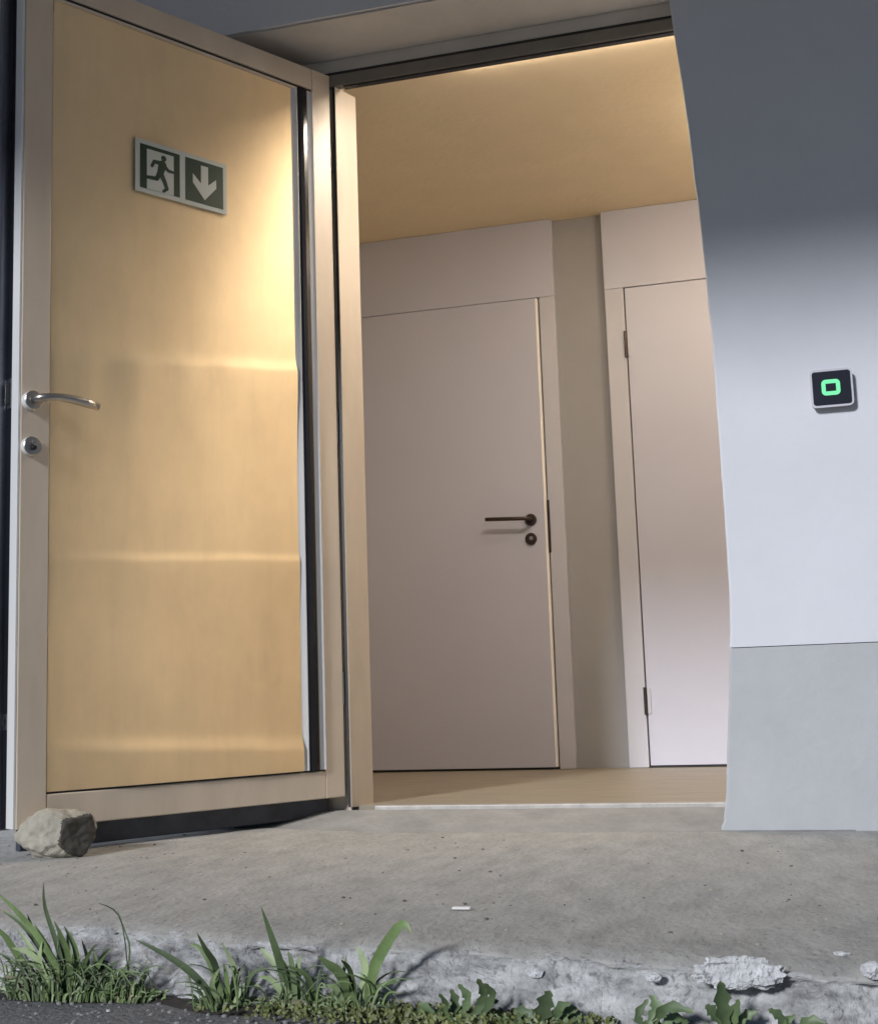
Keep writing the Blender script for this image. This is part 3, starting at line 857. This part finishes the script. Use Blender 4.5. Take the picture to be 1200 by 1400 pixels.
tuft(305, 'thin grass clump with a long blade reaching left over the slab edge', [
    ([(296, 1356), (262, 1330), (224, 1304), (184, 1284)], 0.0045, 2), ([(306, 1362), (292, 1325), (276, 1298), (258, 1290)], 0.005, 0),
    ([(300, 1360), (296, 1322), (282, 1298), (269, 1274)], 0.005, 2), ([(312, 1364), (322, 1330), (314, 1308), (303, 1288)], 0.004, 1),
    ([(314, 1362), (310, 1332), (306, 1316)], 0.004, 0), ([(326, 1360), (322, 1340), (330, 1322)], 0.0045, 2),
    ([(330, 1356), (345, 1332), (368, 1324)], 0.0035, 2), ([(300, 1366), (290, 1345), (302, 1322)], 0.0035, 1),
    ([(320, 1366), (338, 1345), (358, 1350)], 0.003, 1),
], 110, 0.045, -1.60, (0.012, 0.036))
tuft(398, 'grass clump with one tall dark upright blade beside the pale curled ones', [
    ([(396, 1362), (385, 1320), (372, 1280), (357, 1239)], 0.0065, 2), ([(402, 1364), (386, 1330), (366, 1306), (356, 1296)], 0.005, 1),
    ([(398, 1360), (392, 1325), (378, 1306)], 0.0045, 0), ([(404, 1364), (400, 1322), (394, 1300)], 0.004, 0),
    ([(410, 1360), (408, 1322), (412, 1305)], 0.004, 1), ([(396, 1366), (372, 1340), (352, 1336)], 0.0035, 1),
    ([(430, 1350), (420, 1335), (390, 1320)], 0.0035, 0), ([(380, 1368), (420, 1362), (464, 1364)], 0.0032, 3),
    ([(374, 1374), (410, 1370), (452, 1380)], 0.003, 3),
], 110, 0.045, -1.605, (0.012, 0.036))
tuft(482, 'grass clump with a tall thick blade folded over at its tip', [
    ([(500, 1362), (512, 1322), (530, 1288), (548, 1264), (557, 1266), (561, 1278)], 0.0068, 0), ([(486, 1362), (465, 1332), (448, 1318), (434, 1306)], 0.006, 0),
    ([(484, 1362), (480, 1330), (466, 1312)], 0.004, 2), ([(490, 1364), (500, 1328), (494, 1306), (486, 1294)], 0.005, 1),
    ([(478, 1364), (470, 1340), (474, 1306)], 0.004, 0), ([(496, 1366), (506, 1340), (503, 1318)], 0.004, 1),
    ([(470, 1366), (458, 1350), (436, 1350)], 0.0035, 1), ([(488, 1368), (520, 1348), (548, 1342)], 0.003, 0),
    ([(476, 1372), (484, 1345), (470, 1330)], 0.0035, 1),
], 170, 0.06, -1.61, (0.012, 0.038))

def leafprof(t): return max(0.0, math.sin(math.pi * min(1, t * 0.98 + 0.02)) ** 0.7) * (1 + 0.30 * math.sin(t * 22) + 0.10 * math.sin(t * 51))
def weed(px, label, leaves, fine, Y, spread=0.05):
    base = at(px, 1380, Y=Y); base.z = AZ
    t = thing('broadleaf_weed', base, label, 'weed', 'leafy weeds in the joint before the slab')
    for pp, w in leaves:
        n = len(pp)
        y0 = Y + random.uniform(-0.015, 0.01); y1 = y0 + random.uniform(-0.03, 0.015)
        pts = [at(a, b, Y=y0 + (y1 - y0) * i / (n - 1)) for i, (a, b) in enumerate(pp)]
        obj('leaf', blade_bm(pts, w * 0.85, prof=leafprof, fold=0.45), WEED, t, smooth=True)
    bm = bmesh.new()
    for _ in range(fine):
        b = base + Vector((random.uniform(-spread, spread), random.uniform(-0.03, 0.02), 0.002))
        d = Vector((random.uniform(-1, 1), random.uniform(-0.8, 0.5), random.uniform(0.2, 1.2))).normalized() * random.uniform(0.008, 0.022)
        blade_bm([b, b + d * 0.6 + Vector((0, 0, 0.003)), b + d], random.uniform(0.0025, 0.005), bm, prof=leafprof)
    if fine: obj('small_leaves', bm, WEED, t, smooth=True)['kind'] = 'stuff'
    return t
weed(632, 'bushy weed with pale pointed leaves below the slab edge', [
    ([(620, 1390), (622, 1370), (616, 1352)], 0.007, ), ([(630, 1390), (640, 1365), (626, 1345)], 0.007), ([(605, 1398), (612, 1375), (600, 1358)], 0.006),
    ([(650, 1392), (662, 1360), (652, 1338)], 0.008), ([(640, 1395), (660, 1375), (682, 1368)], 0.006), ([(655, 1396), (674, 1362), (662, 1344)], 0.007),
    ([(595, 1400), (585, 1380), (572, 1372)], 0.006), ([(612, 1392), (618, 1372), (634, 1384)], 0.005)], 90, -1.635, 0.075)
weed(750, 'round-leaved weed in front of the bare slab face', [
    ([(740, 1400), (745, 1375), (752, 1354)], 0.013), ([(752, 1400), (768, 1385), (790, 1380)], 0.010), ([(730, 1400), (718, 1385), (702, 1384)], 0.009),
    ([(760, 1398), (764, 1378), (780, 1372)], 0.007)], 36, -1.64, 0.06)
weed(905, 'pale weed with one long pointed leaf to the right', [
    ([(884, 1404), (896, 1380), (890, 1360)], 0.008), ([(892, 1400), (912, 1378), (948, 1384)], 0.008), ([(880, 1404), (872, 1388), (886, 1366)], 0.006),
    ([(905, 1404), (918, 1392), (940, 1396)], 0.007)], 22, -1.66, 0.04)
weed(990, 'dark toothed weed below the large mortar lump', [
    ([(992, 1404), (986, 1372), (984, 1341)], 0.012), ([(986, 1400), (974, 1384), (964, 1374)], 0.009), ([(1000, 1404), (1006, 1385), (1010, 1366)], 0.008),
    ([(1004, 1404), (1018, 1390), (1034, 1383)], 0.007)], 14, -1.68, 0.03)
weed(1080, 'low weed with a curved leaf at the bottom border right of the toothed weed', [
    ([(1076, 1408), (1066, 1390), (1050, 1380)], 0.007), ([(1090, 1406), (1106, 1396), (1128, 1400)], 0.007), ([(1080, 1406), (1076, 1396), (1088, 1388)], 0.005)], 8, -1.685, 0.03)

bm = bmesh.new()
for i in range(2600):
    x = random.uniform(-0.62, 0.02)
    yb = lerp_table([-0.7, -0.6, -0.13, 0.37], [-1.555, -1.585, -1.62, -1.675], x)
    dens = 0.5 + 0.9 * noise.noise((x * 7, 0.5, 0)) + (0.45 if -0.38 < x < -0.12 else 0)
    if random.random() > dens: continue
    b = Vector((x, yb + 0.012 - random.random() ** 1.3 * 0.10, AZ + 0.004 + 0.012 * random.random()))
    d = Vector((random.uniform(-1, 1), random.uniform(-1, 0.6), random.uniform(0.0, 1.0))).normalized() * random.uniform(0.004, 0.010)
    blade_bm([b, b + d], random.uniform(0.0012, 0.003), bm, prof=leafprof)
tag(obj('moss', bm, MOSSM, smooth=True), 'yellow green moss and tiny leaves along the joint', kind='stuff')
